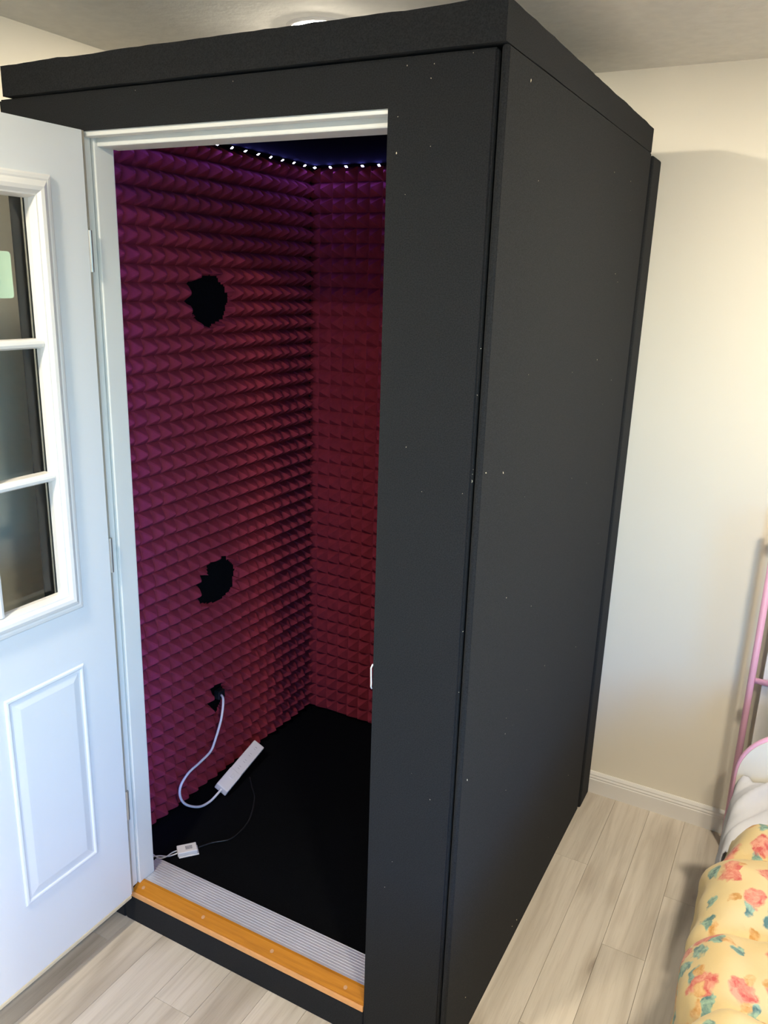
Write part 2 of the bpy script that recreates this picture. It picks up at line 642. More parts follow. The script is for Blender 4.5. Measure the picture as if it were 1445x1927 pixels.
# recessed ceiling lamps
def ceiling_lamp(x, y, label):
    t = thing('recessed_ceiling_light', (x, y, ZC), label, 'ceiling light', 'recessed ceiling lights')
    bm = bmesh.new()
    prof = [(0.068, -0.001), (0.070, -0.005), (0.080, -0.006), (0.088, -0.004), (0.090, 0.0)]
    N = 48
    rings = [[bm.verts.new((x + r * math.cos(2 * math.pi * k / N), y + r * math.sin(2 * math.pi * k / N), ZC + z)) for k in range(N)] for r, z in prof]
    for a, b_ in zip(rings, rings[1:]):
        for k in range(N):
            bm.faces.new((a[k], a[(k + 1) % N], b_[(k + 1) % N], b_[k]))
    obj('trim_ring', bm, 'trim', t, True)
    bm = bmesh.new()
    rings = []
    for q in range(1, 7):
        rr, zz_ = 0.069 * q / 6, -0.015 + 0.012 * (q / 6) ** 2.4
        rings.append([bm.verts.new((x + rr * math.cos(2 * math.pi * k / N), y + rr * math.sin(2 * math.pi * k / N), ZC + zz_)) for k in range(N)])
    for a, b_ in zip(rings, rings[1:]):
        for k in range(N):
            bm.faces.new((a[k], b_[k], b_[(k + 1) % N], a[(k + 1) % N]))
    bm.faces.new(list(reversed(rings[0])))
    bmesh.ops.recalc_face_normals(bm, faces=bm.faces)
    if bm.faces[0].normal.z > 0:
        bmesh.ops.reverse_faces(bm, faces=bm.faces)
    me = bpy.data.meshes.new('diffuser')
    bm.to_mesh(me)
    bm.free()
    link('diffuser', me, 'lamp', t)
    return t


ceiling_lamp(0.69, 0.618, 'lit round recessed light in the ceiling above the black booth')
ceiling_lamp(2.38, 0.40, 'round recessed ceiling light above the bed, outside the picture')
ceiling_lamp(0.80, -1.15, 'round recessed ceiling light behind the camera near the left wall')
ceiling_lamp(2.38, -1.15, 'round recessed ceiling light behind the camera by the window')

# ------------------------------------------------------------------ the booth
booth = thing('sound_booth', (0.825, 0.62, 0.0), 'tall black felt covered sound booth with burgundy foam inside and an open white door', 'booth')
BX0, BX1, BY1, HS = 0.21, 1.432, 1.313, 2.190
# front panel with its doorway: an upside-down U down to the floor
bm = bmesh.new()
prism(bm, [(BX0, 0.0), (0.4395, 0.0), (0.4395, 2.110), (1.236, 2.108), (1.236, 0.0), (BX1, 0.0), (BX1, HS - 0.007), (BX0, HS - 0.005)], 'y', 0.0, 0.028)
bmesh.ops.bevel(bm, geom=bm.edges[:], offset=0.004, segments=2, affect='EDGES')
obj('front_panel', bm, 'felt', booth)
# inner framing of the front wall behind the felt panel
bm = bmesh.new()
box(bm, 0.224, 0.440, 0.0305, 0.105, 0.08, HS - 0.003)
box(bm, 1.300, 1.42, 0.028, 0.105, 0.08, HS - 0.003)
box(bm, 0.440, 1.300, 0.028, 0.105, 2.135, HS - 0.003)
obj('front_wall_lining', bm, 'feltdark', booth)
# plinth / step
bm = B(0.440, 1.2355, 0.002, 0.0495, 0.0, 0.088, 0.004)
obj('step', bm, 'felt', booth)
obj('base', B(0.24, 1.42, 0.05, 1.19, 0.0, 0.072, 0.003), 'felt', booth)
# right side panel wraps the corner
obj('side_panel', B(1.4365, 1.4495, 0.004, 1.190, 0.0, HS - 0.002, 0.006, 3), 'felt', booth)
obj('fabric_overlap', B(1.4480, 1.4506, 0.008, 0.165, 0.003, HS - 0.006, 0.001, 1), 'felt', booth)
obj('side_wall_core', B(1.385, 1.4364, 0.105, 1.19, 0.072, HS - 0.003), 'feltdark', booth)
# left side
obj('side_panel', B(BX0, 0.222, 0.030, 1.190, 0.0, HS - 0.002, 0.004), 'felt', booth)
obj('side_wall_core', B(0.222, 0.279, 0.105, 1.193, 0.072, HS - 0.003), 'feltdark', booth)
# back panel, a thicker slab standing proud of the sides
obj('back_panel', B(0.195, 1.4560, 1.198, BY1 - 0.002, 0.0, 2.182, 0.007, 3), 'felt', booth)
# interior carpet
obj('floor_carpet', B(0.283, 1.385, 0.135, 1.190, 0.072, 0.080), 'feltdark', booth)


# lid: slab resting on the walls, felt edge a little uneven
def lid_mesh():
    bm = bmesh.new()
    x0, x1, y0, y1, z0, z1 = 0.234, 1.4475, -0.006, 1.192, HS - 0.0015, 2.252
    nx, ny = 46, 44
    rad = 0.006
    grid = []
    top = [[None] * (ny + 1) for _ in range(nx + 1)]
    for i in range(nx + 1):
        for j in range(ny + 1):
            x = x0 + (x1 - x0) * i / nx
            y = y0 + (y1 - y0) * j / ny
            w = 0.0026 * noise.noise(Vector((x * 9, y * 9, 3.1))) + 0.0014 * noise.noise(Vector((x * 30, y * 30, 7.7)))
            top[i][j] = bm.verts.new((x, y, z1 + w))
    for i in range(nx):
        for j in range(ny):
            bm.faces.new((top[i][j], top[i + 1][j], top[i + 1][j + 1], top[i][j + 1]))
    edge = [e for e in bm.edges if e.is_boundary]
    r = bmesh.ops.extrude_edge_only(bm, edges=edge)
    nv = [g for g in r['geom'] if isinstance(g, bmesh.types.BMVert)]
    for v in nv:
        v.co.z = z0 + 0.0012 * noise.noise(Vector((v.co.x * 14, v.co.y * 14, 1.3)))
    be = [e for e in bm.edges if e.is_boundary]
    bmesh.ops.contextual_create(bm, geom=be)
    return bm


obj('lid', lid_mesh(), 'felt', booth)
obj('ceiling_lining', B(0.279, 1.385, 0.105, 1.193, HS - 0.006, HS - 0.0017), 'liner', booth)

# lint and wood chips caught in the felt
bm = bmesh.new()


def fleck(c, n, size, stretch):
    c = Vector(c)
    n = Vector(n)
    a = n.orthogonal().normalized()
    b_ = n.cross(a)
    th = random.uniform(0, math.pi)
    u = (a * math.cos(th) + b_ * math.sin(th)) * size * stretch
    w = (-a * math.sin(th) + b_ * math.cos(th)) * size
    vs = [bm.verts.new(c + u + n * 0.0001), bm.verts.new(c + w + n * 0.0001), bm.verts.new(c - u + n * 0.0001), bm.verts.new(c - w + n * 0.0001), bm.verts.new(c + n * size * 0.8)]
    for k in range(4):
        bm.faces.new((vs[k], vs[(k + 1) % 4], vs[4]))
    bm.faces.new(vs[:4])


for y, z in [(0.116, 2.155), (0.026, 1.47), (0.122, 1.452), (0.038, 0.798), (0.129, 0.132), (0.479, 0.06), (0.52, 0.05)]:
    fleck((1.4508, y, z), (1, 0, 0), 0.0014, 2.4)
for k in range(26):
    fleck((1.4500, random.uniform(0.18, 1.1), random.uniform(0.1, 2.1)), (1, 0, 0), random.uniform(0.0004, 0.0008), random.uniform(1, 4))
for k in range(16):
    if k % 3:
        x, z = random.uniform(1.25, 1.42), random.uniform(0.05, 2.15)
    else:
        x, z = random.uniform(0.5, 1.4), random.uniform(2.12, 2.18)
    fleck((x, -0.0002, z), (0, -1, 0), random.uniform(0.0003, 0.0006), random.uniform(1, 3))
for k in range(8):
    fleck((1.4335 + random.uniform(-0.001, 0.001), 0.0025, random.choice((random.uniform(1.45, 1.72), random.uniform(0.7, 1.4)))), (0.3, -0.95, 0), random.uniform(0.0004, 0.0008), random.uniform(1, 4))
fleck((1.252, -0.0002, 2.03), (0, -1, 0), 0.0012, 2)
for k in range(4):
    fleck((random.uniform(0.4, 1.4), -0.0045, random.uniform(2.2, 2.245)), (0, -1, 0), random.uniform(0.0004, 0.0008), random.uniform(1, 3))
lint = obj('lint', bm, 'lint', booth)
lint['kind'] = 'stuff'

# ---------------- foam lining: continuous convoluted sheets with pyramids every 50 mm
PITCH, PH = 0.05, 0.041


def blob(cu, cv, ru, rv, seed, extra=()):
    """an irregular torn outline; returns inside-test in (u, v)"""
    def inside(u, v):
        a = math.atan2((v - cv) / rv, (u - cu) / ru)
        d = math.hypot((u - cu) / ru, (v - cv) / rv)
        w = 0.16 * noise.noise(Vector((math.cos(a) * 1.6 + seed, math.sin(a) * 1.6, seed * 2.3))) + 0.10 * noise.noise(Vector((math.cos(a) * 6 + seed, math.sin(a) * 6, 5.0)))
        if d < 0.98 + w:
            return True
        return any(math.hypot((u - eu) / eru, (v - ev) / erv) < 1 for eu, ev, eru, erv in extra)
    return inside


def foam(name, u0, u1, v0, v1, place, pu, pv, sub=8, holes=()):
    """heightfield of pyramids over (u, v); place(u, v, h) -> world point; holes cut clean through"""
    st = PITCH / sub
    nu = int(round((u1 - u0) / st))
    nv = int(round((v1 - v0) / st))
    us = u0 + np.arange(nu + 1) * (u1 - u0) / nu
    vs = v0 + np.arange(nv + 1) * (v1 - v0) / nv
    verts = []
    ins = np.zeros((nu + 1, nv + 1), bool)
    for i, u in enumerate(us):
        fu = ((u - pu) / PITCH) % 1.0
        du = min(fu, 1 - fu) * 2
        for j, v in enumerate(vs):
            fv = ((v - pv) / PITCH) % 1.0
            dv = min(fv, 1 - fv) * 2
            m_ = min(du, dv)
            h = 0.003 + PH * (1.10 * m_ - 0.10 * m_ ** 6 if m_ < 1 else 1.0) * 0.985
            cu_ = math.floor((u - pu) / PITCH)
            cv_ = math.floor((v - pv) / PITCH)
            h *= 0.95 + 0.10 * noise.cell(Vector((cu_ + 0.5, cv_ + 0.5, 2.5)))
            for hf in holes:
                if hf(u, v):
                    ins[i, j] = True
                    h = 0.0
                    break
            verts.append(place(u, v, h))
    faces = []
    idx = lambda i, j: i * (nv + 1) + j
    for i in range(nu):
        for j in range(nv):
            if ins[i, j] and ins[i + 1, j] and ins[i, j + 1] and ins[i + 1, j + 1]:
                continue
            a, b_, c, d = idx(i, j), idx(i + 1, j), idx(i + 1, j + 1), idx(i, j + 1)
            # split along the pyramid's own diagonal
            fu = (((us[i] + us[i + 1]) / 2 - pu) / PITCH) % 1.0 - 0.5
            fv = (((vs[j] + vs[j + 1]) / 2 - pv) / PITCH) % 1.0 - 0.5
            if fu * fv > 0:
                faces.append((a, b_, c))
                faces.append((a, c, d))
            else:
                faces.append((a, b_, d))
                faces.append((b_, c, d))
    # skirt so that the sheet has thickness at its rim
    base = len(verts)
    rim = [(i, 0) for i in range(nu + 1)] + [(nu, j) for j in range(1, nv + 1)] + [(i, nv) for i in range(nu - 1, -1, -1)] + [(0, j) for j in range(nv - 1, 0, -1)]
    for (i, j) in rim:
        verts.append(place(us[i], vs[j], 0.0))
    n = len(rim)
    for k in range(n):
        i, j = rim[k]
        i2, j2 = rim[(k + 1) % n]
        faces.append((idx(i, j), base + k, base + (k + 1) % n, idx(i2, j2)))
    me = np_mesh(name, verts, faces)
    bm = bmesh.new()
    bm.from_mesh(me)
    bmesh.ops.recalc_face_normals(bm, faces=bm.faces)
    bm.to_mesh(me)
    bm.free()
    return link(name, me, 'foam', booth)


FX, FY = 0.2795, 1.1935
h1 = blob(0.625, 1.736, 0.106, 0.078, 1.7, extra=[(0.545, 1.735, 0.036, 0.010), (0.600, 1.755, 0.055, 0.050), (0.625, 1.670, 0.022, 0.020)])
h2 = blob(0.622, 0.816, 0.106, 0.080, 4.2, extra=[(0.540, 0.800, 0.032, 0.014), (0.650, 0.885, 0.040, 0.016)])
h3 = blob(0.604, 0.390, 0.048, 0.054, 8.8, extra=[(0.625, 0.430, 0.022, 0.028), (0.598, 0.345, 0.022, 0.026)])
foam('foam_lining', 0.12, 1.185, 0.085, 2.185, lambda u, v, h: (FX + h, u, v), 1.185 - 22 * PITCH, 0.085, holes=(h1, h2, h3))
foam('foam_lining', 0.288, 1.38, 0.085, 2.185, lambda u, v, h: (u, FY - h, v), 0.275, 0.085)
foam('foam_lining', 0.12, 1.185, 0.085, 2.185, lambda u, v, h: (1.3845 - h, u, v), 1.185 - 22 * PITCH, 0.085, sub=4)

# ---------------- door frame
frame = obj('door_frame', B(0.440, 0.4640, 0.0285, 0.087, 0.112, 2.134, 0.002), 'jambwhite', booth, origin=(0.452, 0.06, 0.112))
obj('hinge_jamb', B(0.4400, 0.4660, 0.0002, 0.0280, 0.112, 2.1095, 0.0015), 'jambwhite', frame)
obj('door_stop', B(0.4642, 0.4760, 0.0285, 0.087, 0.114, 2.108, 0.003), 'jambwhite', frame)
obj('head_jamb', B(0.4645, 1.299, 0.004, 0.104, 2.1082, 2.134, 0.002), 'jambwhite', frame)
obj('head_stop', B(0.4765, 1.286, 0.036, 0.100, 2.079, 2.108, 0.003), 'jambwhite', frame)
obj('head_trim', B(0.468, 1.2355, 0.006, 0.030, 2.0955, 2.1080, 0.002), 'jambwhite', frame)
obj('latch_jamb', B(1.276, 1.2995, 0.0285, 0.104, 0.112, 2.108, 0.002), 'jambwhite', frame)
obj('gap_shade_strip', B(0.462, 0.4815, -0.0075, -0.0025, 0.114, 2.106, 0.001), 'gap_shade', frame)  # brown strip standing in for the dark gap between door and jamb
# strike plate lip showing at the edge of the felt
bm = bmesh.new()
prof = [(1.2345, 0.002, 1.026), (1.2335, -0.0035, 1.020), (1.2330, -0.0030, 1.012), (1.2340, -0.0028, 0.985), (1.2335, -0.002, 0.975), (1.2325, 0.003, 0.968)]
tube(bm, smooth_path(prof, 6), 0.0017, 8)
obj('strike_plate', bm, 'plastic', booth, True)

# ---------------- threshold: ribbed aluminium plate with an oak nosing
bm = bmesh.new()
pts = [(0.046, 0.088), (0.046, 0.1145)]
y = 0.050
while y < 0.128:
    pts += [(y, 0.1150), (y + 0.0045, 0.1150), (y + 0.0052, 0.1138), (y + 0.0076, 0.1138)]
    y += 0.0083
pts += [(0.134, 0.1145), (0.140, 0.108), (0.142, 0.080), (0.142, 0.0725), (0.051, 0.0725)]
prism(bm, pts, 'x', 0.4415, 1.2985)
thr = obj('threshold', bm, 'alu', booth, origin=(0.87, 0.09, 0.08))
bm = bmesh.new()
prism(bm, [(0.0045, 0.0885), (0.0455, 0.0885), (0.0455, 0.1185), (0.038, 0.1185), (0.012, 0.1080), (0.0045, 0.1050)], 'x', 0.4670, 1.2355)
nose = obj('nosing', bm, 'oak', thr)
lip_ = obj('nosing_lip', B(0.4670, 1.2355, 0.0000, 0.0044, 0.0885, 0.1045, 0.001), 'lip', thr)
lip_['label'] = 'paler front edge of the wooden nosing'
for x in (0.495, 0.716, 0.948, 1.173):
    bm = bmesh.new()
    N = 16
    yc, zc = 0.022, 0.1125
    dy, dz = 0.9363, 0.3511
    c0 = Vector((x, yc, zc))
    nrm = Vector((0, -dz, dy))
    a = Vector((1, 0, 0))
    b_ = Vector((0, dy, dz))
    lo = [bm.verts.new(c0 - nrm * 0.004 + (a * math.cos(2 * math.pi * k / N) + b_ * math.sin(2 * math.pi * k / N)) * 0.0055) for k in range(N)]
    hi = [bm.verts.new(c0 + nrm * 0.0008 + (a * math.cos(2 * math.pi * k / N) + b_ * math.sin(2 * math.pi * k / N)) * 0.0050) for k in range(N)]
    bm.faces.new(lo)
    bm.faces.new(hi)
    for k in range(N):
        bm.faces.new((lo[k], lo[(k + 1) % N], hi[(k + 1) % N], hi[k]))
    obj('wood_plug', bm, 'plug', thr)

# ---------------- the door, standing open at a right angle to the front
DX = 0.4846            # the face we see
DT = 0.044
DY0, DY1 = -0.012, -0.812
DZ0, DZ1 = 0.112, 2.1055
WY0, WY1, WZ0, WZ1 = -0.158, -0.664, 1.077, 1.954     # glazed opening
bm = bmesh.new()
xs = (DX - DT, DX)


def dbox(bm, y0, y1, z0, z1, x0=None, x1=None, bev=0.0, seg=2):
    box(bm, xs[0] if x0 is None else x0, xs[1] if x1 is None else x1, min(y0, y1), max(y0, y1), z0, z1, bev, seg)


dbox(bm, DY0, WY0 + 0.03, DZ0, DZ1)
dbox(bm, WY1 - 0.03, DY1, DZ0, DZ1)
dbox(bm, WY0 + 0.03, WY1 - 0.03, WZ1 + 0.02, DZ1)
dbox(bm, WY0 + 0.03, WY1 - 0.03, DZ0, WZ0 - 0.02)
bmesh.ops.remove_doubles(bm, verts=bm.verts, dist=1e-5)
door = obj('door', bm, 'doorwhite', booth, origin=(DX - DT / 2, -0.41, DZ0))
PAN = [(-0.118, -0.342), (-0.482, -0.706)]
PZ = (0.325, 0.880)


def rect_relief(y0, y1, z0, z1, prof, x, sgn=1, cap=True):
    """mitred moulding round a rectangle on the door face: prof = (inset, height)"""
    bm = bmesh.new()
    ya, yb = min(y0, y1), max(y0, y1)
    rings = []
    for ins, h in prof:
        rings.append([bm.verts.new((x + sgn * h, yy, zz)) for yy, zz in ((ya + ins, z0 + ins), (yb - ins, z0 + ins), (yb - ins, z1 - ins), (ya + ins, z1 - ins))])
    for a, b_ in zip(rings, rings[1:]):
        for k in range(4):
            bm.faces.new((a[k], a[(k + 1) % 4], b_[(k + 1) % 4], b_[k]))
    if cap:
        bm.faces.new(rings[-1])
    return bm


PP = [(0.0, -0.001), (0.0, 0.0010), (0.003, 0.0042), (0.007, 0.0050), (0.010, 0.0042), (0.0125, 0.0012), (0.017, 0.0010), (0.034, 0.0042), (0.0365, 0.0046)]
WP = [(0.0, -0.001), (0.0, 0.006), (0.004, 0.0095), (0.010, 0.0105), (0.014, 0.0098), (0.019, 0.0135), (0.026, 0.0165), (0.034, 0.0155), (0.041, 0.0105), (0.044, 0.010), (0.046, 0.004), (0.049, -0.008), (0.049, -0.020)]
for sg, xf in ((1, DX), (-1, DX - DT)):
    for (a, b_) in PAN:
        obj('raised_panel', rect_relief(a, b_, PZ[0], PZ[1], PP, xf, sg), 'doorwhite', door)
    obj('window_moulding', rect_relief(-0.109, -0.713, 1.028, 2.003, WP if sg > 0 else [(i_ * 0.40, h_ * 0.4) for i_, h_ in WP[:-1]], xf, sg, cap=False), 'moulding', door)
# glazing bars: 3 x 3 lights
gx = DX - 0.030
rows = [(1.351, 1.371), (1.648, 1.668)]
cols = [(-0.316, -0.336), (-0.487, -0.507)]


def bar_profile(horizontal, lo, hi, a, b_):
    bm = bmesh.new()
    m_ = (lo + hi) / 2
    w = (hi - lo) / 2
    sec = [(gx + 0.001, m_ - w), (DX - 0.004, m_ - w), (DX + 0.004, m_ - w * 0.6), (DX + 0.0055, m_), (DX + 0.004, m_ + w * 0.6), (DX - 0.004, m_ + w), (gx + 0.001, m_ + w)]
    if horizontal:
        prism(bm, sec, 'y', a, b_)
    else:
        prism(bm, sec, 'z', a, b_)
    return bm


for lo, hi in rows:
    obj('glazing_bar', bar_profile(True, lo, hi, WY1, WY0), 'moulding', door)
zz = [WZ0] + [v for r in rows for v in r] + [WZ1]
for c in cols:
    for k in range(0, len(zz), 2):
        obj('glazing_bar', bar_profile(False, c[1], c[0], zz[k], zz[k + 1]), 'moulding', door)
yy = [WY0, cols[0][0], cols[0][1], cols[1][0], cols[1][1], WY1]
for i in range(0, 6, 2):
    for k in range(0, 6, 2):
        e = 0.012
        obj('pane', B(gx - 0.002, gx + 0.001 - 0.0005, yy[i + 1] - (e if i == 4 else 0.010), yy[i] + (e if i == 0 else 0.010), zz[k] - (e if k == 0 else 0.0101), zz[k + 1] + (e if k == 4 else 0.0101)), 'glass', door)
# spacer bar of the sealed unit, seen inside the edge of the glass
for ya, yb in ((WY0 + 0.018, WY0 + 0.006), (WY1 - 0.018, WY1 - 0.006)):
    bm = bmesh.new()
    dbox(bm, ya, yb, WZ0 - 0.015, WZ1 + 0.015, gx - 0.008, gx - 0.003)
    obj('spacer', bm, 'hinge', door)
# hinges, knuckles in the gap beside the jamb
for zc in (1.855, 1.130, 0.402):
    bm = bmesh.new()
    tube(bm, [Vector((DX - 0.001, -0.0065, zc - 0.045)), Vector((DX - 0.001, -0.0065, zc + 0.045))], 0.0052, 12)
    box(bm, DX - 0.03, DX - 0.003, -0.0119, -0.0095, zc - 0.045, zc + 0.045)
    obj('hinge', bm, 'hinge', door)
# cream sweep under the door
obj('door_sweep', B(DX - DT + 0.002, DX + 0.0015, DY1 + 0.002, DY0 - 0.002, DZ0 - 0.012, DZ0 - 0.0005, 0.002), 'cream', door)
# lever-less lock edge: a knob near the free side, out of the picture
bm = bmesh.new()
N = 20
prof = [(0.032, 0.0), (0.032, 0.006), (0.014, 0.010), (0.012, 0.030), (0.022, 0.036), (0.028, 0.048), (0.024, 0.060), (0.001, 0.064)]
rings = [[bm.verts.new((DX + h, -0.748 + r * math.cos(2 * math.pi * k / N), 1.0 + r * math.sin(2 * math.pi * k / N))) for k in range(N)] for r, h in prof]
for a, b_ in zip(rings, rings[1:]):
    for k in range(N):
        bm.faces.new((a[k], a[(k + 1) % N], b_[(k + 1) % N], b_[k]))
obj('door_knob', bm, 'hinge', door, True)
# pale green sticker on the top pane
bm = bmesh.new()
pts = []
ya, yb, za, zb, rr = -0.312, -0.196, 1.752, 1.846, 0.007
for cx, cz, a0 in ((yb - rr, za + rr, -90), (yb - rr, zb - rr, 0), (ya + rr, zb - rr, 90), (ya + rr, za + rr, 180)):
    for k in range(6):
        t_ = math.radians(a0 + 90 * k / 5)
        pts.append((cx + rr * math.cos(t_), cz + rr * math.sin(t_)))
prism(bm, pts, 'x', gx + 0.0006, gx + 0.0012)
st = obj('sticker', bm, 'sticker', door)
st['label'] = 'pale green rounded sticker on the glass'

# ------------------------------------------------------------------ LED strip inside the booth
led = thing('led_strip_light', (0.33, 1.14, 2.178), 'strip of small violet-white LEDs along the top of the foam walls inside the booth', 'light strip')
bm = bmesh.new()
path_l = [Vector((0.3245, y_, 2.1905)) for y_ in np.linspace(0.14, 1.135, 40)]
path_b = [Vector((x_, 1.150, 2.1905)) for x_ in np.linspace(0.335, 1.33, 40)]
for pth, d in ((path_l, 'y'), (path_b, 'x')):
    a, b_ = pth[0], pth[-1]
    if d == 'y':
        box(bm, a.x - 0.001, a.x + 0.0002, a.y, b_.y, 2.1796, 2.1836)
    else:
        box(bm, a.x, b_.x, a.y - 0.0002, a.y + 0.001, 2.1796, 2.1836)
box(bm, 0.400, 0.410, 0.1055, 0.1065, 0.16, 2.183)
obj('tape', bm, 'feltdark', led)
lm = bpy.data.meshes.new('led')
bm = B(-0.0040, 0.0040, -0.0040, 0.0040, -0.0012, 0.0012)
bmesh.ops.recalc_face_normals(bm, faces=bm.faces)
bm.to_mesh(lm)
bm.free()
lm.materials.append(MAT['feltdark'])
lm.materials.append(MAT['led'])
for p_ in lm.polygons:                 # only the lens side of a chip gives light
    p_.material_index = 1 if p_.normal.z < -0.5 else 0


def put_led(p, rot):
    o = bpy.data.objects.new('led', lm)
    COL.objects.link(o)
    o.location = p
    o.rotation_euler = rot
    put(o, led)


y_ = 1.150
while y_ > 0.15:
    if y_ < 1.12:
        put_led((0.3275, y_, 2.1790), (0, math.radians(-35), 0))
    else:
        put_led((0.332, 1.141, 2.1790), (math.radians(-25), math.radians(-25), 0))
    y_ -= 0.0645
x_ = 0.392
while x_ < 1.33:
    put_led((x_, 1.1465, 2.1790), (math.radians(-35), 0, 0))
    x_ += 0.0632
z_ = 0.20
while z_ < 2.16:
    put_led((0.405, 0.1125, z_), (math.radians(90), 0, math.radians(62)))   # turned towards the foam
    z_ += 0.055

# ------------------------------------------------------------------ things on the booth floor
# power strip leaning on the foam, its cord running up to the socket hole
ps = thing('power_strip', (0.36, 0.64, 0.0805), 'long white power strip leaning against the burgundy foam on the booth floor', 'power strip')
A = Vector((0.381, 0.508, 0.1075))      # lower end
Bp = Vector((0.358, 0.748, 0.142))     # upper end
ax = (Bp - A).normalized()
upv = (Vector((0.55, -0.10, 0.84)) - ax * Vector((0.55, -0.10, 0.84)).dot(ax)).normalized()
sd = ax.cross(upv)
L = (Bp - A).length


def obox(bm, c0, l0, l1, w, h0, h1, bev=0.003):
    t_ = bmesh.new()
    box(t_, l0, l1, -w, w, h0, h1, bev)
    for v in t_.verts:
        v.co = c0 + ax * v.co.x + sd * v.co.y + upv * v.co.z
    me_ = bpy.data.meshes.new('tmp')
    t_.to_mesh(me_)
    t_.free()
    bm.from_mesh(me_)
    bpy.data.meshes.remove(me_)
    return bm


obj('body', obox(bmesh.new(), A, 0, L, 0.0235, -0.013, 0.013, 0.004), 'plastic', ps)
obj('end_cap', obox(bmesh.new(), A, -0.004, 0.085, 0.0245, -0.014, 0.0142, 0.003), 'plastic', ps)
obj('switch', obox(bmesh.new(), A, 0.045, 0.065, 0.007, 0.0142, 0.017, 0.001), 'plastic', ps)
for k in range(4):
    c = 0.105 + k * 0.036
    if c < L - 0.01:
        b2 = bmesh.new()
        obox(b2, A, c - 0.006, c - 0.0045, 0.004, 0.0128, 0.0133, 0)
        obox(b2, A, c + 0.0045, c + 0.006, 0.004, 0.0128, 0.0133, 0)
        obj('socket', b2, 'label', ps)
cp = [(0.305, 0.608, 0.402), (0.334, 0.585, 0.400), (0.346, 0.558, 0.345), (0.346, 0.522, 0.278), (0.347, 0.496, 0.250), (0.347, 0.441, 0.238), (0.347, 0.385, 0.230),
      (0.347, 0.346, 0.203), (0.350, 0.340, 0.165), (0.355, 0.362, 0.125), (0.366, 0.410, 0.092), (0.374, 0.455, 0.088), tuple(A - ax * 0.016 - upv * 0.002), tuple(A + ax * 0.002)]
bm = bmesh.new()
tube(bm, smooth_path(cp, 8), 0.0042, 10)
obj('cord', bm, 'cordwhite', ps, True)
bm = bmesh.new()
box(bm, 0.2845, 0.310, 0.594, 0.626, 0.386, 0.418, 0.004)
obj('plug', bm, 'cordblack', ps)

# small white LED controller with two white leads
ct = thing('led_controller', (0.472, 0.226, 0.0805), 'small white LED controller box with two thin leads just inside the threshold', 'controller')
cm = Matrix.Translation((0.474, 0.228, 0.0805)) @ Matrix.Rotation(math.radians(49), 4, 'Z')


def tbox(bm, m4, *a):
    t_ = bmesh.new()
    box(t_, *a)
    bmesh.ops.transform(t_, matrix=m4, verts=t_.verts)
    me_ = bpy.data.meshes.new('tmp')
    t_.to_mesh(me_)
    t_.free()
    bm.from_mesh(me_)
    bpy.data.meshes.remove(me_)
    return bm


obj('case', tbox(bmesh.new(), cm, -0.030, 0.030, -0.0195, 0.0195, 0.0035, 0.018, 0.002), 'plastic', ct)
obj('base_plate', tbox(bmesh.new(), cm, -0.027, 0.034, -0.0215, 0.0215, 0.0, 0.0035, 0.001), 'plastic', ct)
obj('print_label', tbox(bmesh.new(), cm, -0.005, 0.016, -0.008, 0.008, 0.0179, 0.0182, 0.0), 'label', ct)
for k, (e1, e2, e3) in enumerate((((0.425, 0.158), (0.400, 0.148), 0.0845), ((0.432, 0.148), (0.392, 0.152), 0.0875))):
    p0 = cm @ Vector((-0.029, -0.006 + 0.012 * k, 0.010))
    p1 = cm @ Vector((-0.045, -0.006 + 0.012 * k, 0.006))
    bm = bmesh.new()
    q = [p0, p1, Vector((0.437, 0.180 - 0.008 * k, e3)), Vector((e1[0] - 0.01, e1[1] + 0.01, e3 + 0.001)), Vector((e2[0] - 0.012, e2[1] - 0.002 + 0.012 * k, e3)), Vector((0.385, 0.130 + 0.006 * k, e3 + 0.012)), Vector((0.402 + 0.006 * k, 0.112, 0.155))]
    tube(bm, smooth_path([tuple(v) for v in q], 8), 0.0020, 8)
    obj('lead', bm, 'cordwhite', ct, True)

bm = bmesh.new()
q = [(0.492, 0.262, 0.084), (0.515, 0.302, 0.0835), (0.549, 0.338, 0.0835), (0.556, 0.384, 0.0835), (0.542, 0.455, 0.0835), (0.490, 0.550, 0.0835), (0.440, 0.600, 0.0835), (0.400, 0.640, 0.0835)]
tube(bm, smooth_path(q, 10), 0.0024, 8)
tag(obj('black_cable', bm, 'cordblack', None, True, origin=(0.5, 0.45, 0.081)), 'thin black cable curling across the black carpet from the white controller', 'cable')

# ------------------------------------------------------------------ the bed corner at the right
bed = thing('bed', (2.40, 0.10, 0.0), 'bed with a rounded cream headboard edged in pink at the right edge of the picture', 'bed')
BXL = 1.946
bm = bmesh.new()
prism(bm, [(2.031, -0.95), (2.86, -0.95), (2.86, 0.895), (1.985, 0.895), (1.985, 0.560), (2.031, 0.560)], 'z', 0.262, 0.445)
bmesh.ops.bevel(bm, geom=bm.edges[:], offset=0.02, segments=3, affect='EDGES')
obj('mattress', bm, 'sheet', bed, True)
obj('bed_base', B(BXL + 0.09, 2.85, -0.94, 0.885, 0.10, 0.26, 0.02), 'beigepanel', bed)
for (x_, y_) in ((BXL + 0.13, -0.88), (2.80, -0.88), (BXL + 0.13, 0.82), (2.80, 0.82)):
    bm = bmesh.new()
    tube(bm, [Vector((x_, y_, 0.0)), Vector((x_, y_, 0.10))], 0.022, 14)
    obj('leg', bm, 'pink', bed)


